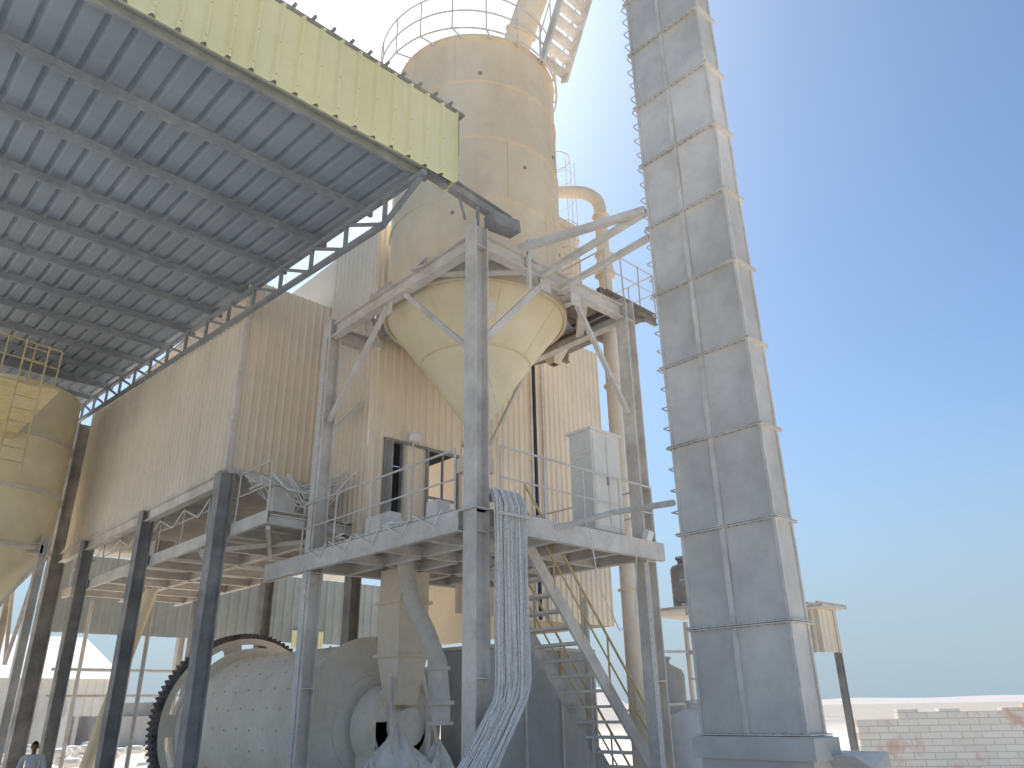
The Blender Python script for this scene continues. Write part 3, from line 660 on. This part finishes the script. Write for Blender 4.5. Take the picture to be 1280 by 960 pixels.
# ---------------------------------------------------------------- worker
def worker(loc,rot):
    e=emp('worker');e.location=loc;e.rotation_euler=(0,0,rot)
    def skin(name,vs,es,mt,root=0,sub=2):
        me=bpy.data.meshes.new(name);me.from_pydata([v[:3] for v in vs],es,[]);o=bpy.data.objects.new(name,me);sc.collection.objects.link(o);o.parent=e
        mo=o.modifiers.new('s','SKIN')
        for i,v in enumerate(vs):
            me.skin_vertices[0].data[i].radius=(v[3],v[4] if len(v)>4 else v[3]);me.skin_vertices[0].data[i].use_root=(i==root)
        s2=o.modifiers.new('u','SUBSURF');s2.levels=sub;s2.render_levels=sub;mo.use_smooth_shade=True;me.materials.append(mt);return o
    shirt=mat('shirt_cloth',(.75,.75,.76),(.8,.8,.8),.2,6,bump=.1);tro=mat('trouser_cloth',(.2,.2,.22),(.5,.48,.45),.4,6);sk=mat('skin',(.34,.2,.13),(.36,.22,.15),.2,5,bump=0,top=0);hair=mat('hair',(.02,.018,.016),(.05,.05,.05),.2,20,top=0)
    skin('shirt',[(0,0,.95,.16,.11),(0,0,1.2,.155,.11),(0,0,1.4,.17,.1),(0,0,1.5,.07,.07),(.2,0,1.43,.065),(.27,.02,1.15,.05),(.27,-.08,.93,.04),(-.2,0,1.43,.065),(-.27,.02,1.15,.05),(-.27,-.08,.93,.04)],[(0,1),(1,2),(2,3),(2,4),(4,5),(5,6),(2,7),(7,8),(8,9)],shirt)
    skin('trousers',[(0,0,.93,.15,.11),(.1,0,.85,.09),(.11,-.02,.48,.065),(.11,.02,.08,.05),(-.1,0,.85,.09),(-.11,.03,.48,.065),(-.12,.05,.08,.05)],[(0,1),(1,2),(2,3),(0,4),(4,5),(5,6)],tro)
    m=M()
    for sx in(-1,1):
        m.lathe((sx*.115,.0,0),[(0,0),(.06,.0),(.06,.06),(.04,.09),(0,.1)],12);m.box((sx*.115-.045,-.2,0),(sx*.115+.045,0,.06))
    m.fin('shoes',hair,e)
    h=M();q=[];nu,nv=28,20
    for j in range(nv+1):
        t=math.pi*j/nv
        for i in range(nu):
            a=2*math.pi*i/nu;z=math.cos(t);rr=math.sin(t)
            wx=.076*(1 if z>-.1 else 1+.45*(z+.1));wy=.096*(1 if z>-.1 else 1+.25*(z+.1))
            x=wx*rr*math.cos(a);y=wy*rr*math.sin(a);zz=1.64+.118*z
            fr=max(0,-math.sin(a))*rr
            if fr>.85 and abs(math.cos(a))*rr<.3 and -.35<z<.12:y-=.022*(1-abs(z+.2)/.35)
            if fr>.6 and abs(z-.08)<.12 and .2<abs(math.cos(a)*rr)<.55:y+=.008
            q.append((x,y,zz))
    h.add(q,[(j*nu+i,(j+1)*nu+i,(j+1)*nu+(i+1)%nu,j*nu+(i+1)%nu) for j in range(nv) for i in range(nu)])
    h.cyl((0,.01,1.45),(0,0,1.58),.052,.05,n=16)
    for sx in(-1,1):h.lathe((sx*.078,.01,1.60),[(0,0),(.012,.01),(.016,.035),(.01,.06),(0,.065)],10)
    h.fin('head',sk,e,True)
    h=M();q=[]
    for j in range(9):
        t=.58*math.pi*j/8
        for i in range(nu):
            a=2*math.pi*i/nu;z=math.cos(t);rr=math.sin(t)
            zz=1.645+.13*z
            if math.sin(a)<-.2:zz=max(zz,1.70)
            q.append((.085*rr*math.cos(a),.004+.103*rr*math.sin(a),zz))
    h.add(q,[(j*nu+i,(j+1)*nu+i,(j+1)*nu+(i+1)%nu,j*nu+(i+1)%nu) for j in range(8) for i in range(nu)]);h.fin('hair',hair,e,True)
    h=M()
    for sx in(-1,1):h.lathe((sx*.03,-.088,1.645),[(0,-.007),(.012,0),(0,.007)],10);h.box((sx*.03-.018,-.096,1.668),(sx*.03+.018,-.088,1.674))
    h.box((-.025,-.092,1.578),(.025,-.084,1.584));h.fin('eyes_brows_mouth',hair,e)
    for sx in(-1,1):
        skin('hand',[(sx*.27,-.09,.92,.025,.035),(sx*.27,-.1,.84,.018,.04)],[(0,1)],sk)
        for k in range(4):
            o=(k-1.5)*.02;l=.075-.008*abs(k-1);skin('finger',[(sx*.27,-.1+o,.85,.009),(sx*.265,-.105+o,.80,.008),(sx*.255,-.11+o,.80-l*.6,.007)],[(0,1),(1,2)],sk,sub=1)
        skin('thumb',[(sx*.27,-.12,.9,.011),(sx*.26,-.15,.86,.01),(sx*.255,-.16,.82,.008)],[(0,1),(1,2)],sk,sub=1)
worker((5.6,22.6,G),math.radians(-20))
# ---------------------------------------------------------------- light & sky
az=math.radians(64.6);elv=math.radians(52)
sd=V((math.cos(az)*math.cos(elv),math.sin(az)*math.cos(elv),math.sin(elv)))
sun=bpy.data.lights.new('sun','SUN');sun.energy=5;sun.angle=math.radians(.5);sun.color=(1,.94,.85)
so=bpy.data.objects.new('sun',sun);sc.collection.objects.link(so);so.rotation_euler=sd.to_track_quat('Z','Y').to_euler()
w=bpy.data.worlds.new('World');sc.world=w;w.use_nodes=True;N=w.node_tree.nodes;L=w.node_tree.links;bg=N['Background']
sk=N.new('ShaderNodeTexSky');sk.sky_type='NISHITA';sk.sun_disc=False;sk.sun_elevation=elv;sk.sun_rotation=math.radians(90)-az
sk.air_density=1.0;sk.dust_density=1.5;sk.ozone_density=3.0
tcw=N.new('ShaderNodeTexCoord');sx=N.new('ShaderNodeSeparateXYZ');L.new(tcw.outputs['Generated'],sx.inputs[0])
mr=N.new('ShaderNodeMapRange');mr.interpolation_type='SMOOTHERSTEP';mr.inputs[1].default_value=-.05;mr.inputs[2].default_value=.42;mr.inputs[3].default_value=.92;mr.inputs[4].default_value=0;L.new(sx.outputs[2],mr.inputs[0])
tint=N.new('ShaderNodeMix');tint.data_type='RGBA';tint.blend_type='MULTIPLY';tint.inputs[0].default_value=1;L.new(sk.outputs[0],tint.inputs[6]);tint.inputs[7].default_value=(.84,.97,1.02,1)
hz=N.new('ShaderNodeMix');hz.data_type='RGBA';L.new(mr.outputs[0],hz.inputs[0]);L.new(tint.outputs[2],hz.inputs[6]);hz.inputs[7].default_value=(2.8,3.6,4.3,1)
L.new(hz.outputs[2],bg.inputs[0]);bg.inputs[1].default_value=.15
# ---------------------------------------------------------------- camera
th=math.radians(23);ya_=math.radians(46.2);fh=V((math.cos(ya_),math.sin(ya_),0));Rr=V((fh.y,-fh.x,0))
F=fh*math.cos(th)+V((0,0,math.sin(th)));U=V((0,0,math.cos(th)))-fh*math.sin(th);rr=.0185
R2=(Rr-U*rr).normalized();U2=(U+Rr*rr).normalized()
cam=bpy.data.cameras.new('camera');co=bpy.data.objects.new('camera',cam);sc.collection.objects.link(co)
co.matrix_world=Matrix(((R2.x,U2.x,-F.x,0),(R2.y,U2.y,-F.y,0),(R2.z,U2.z,-F.z,1.6),(0,0,0,1)))
cam.sensor_width=36;cam.lens=36*955/1280;cam.clip_end=8000;cam.clip_start=.05
sc.camera=co
sc.view_settings.view_transform='Standard';sc.view_settings.look='None';sc.view_settings.exposure=0
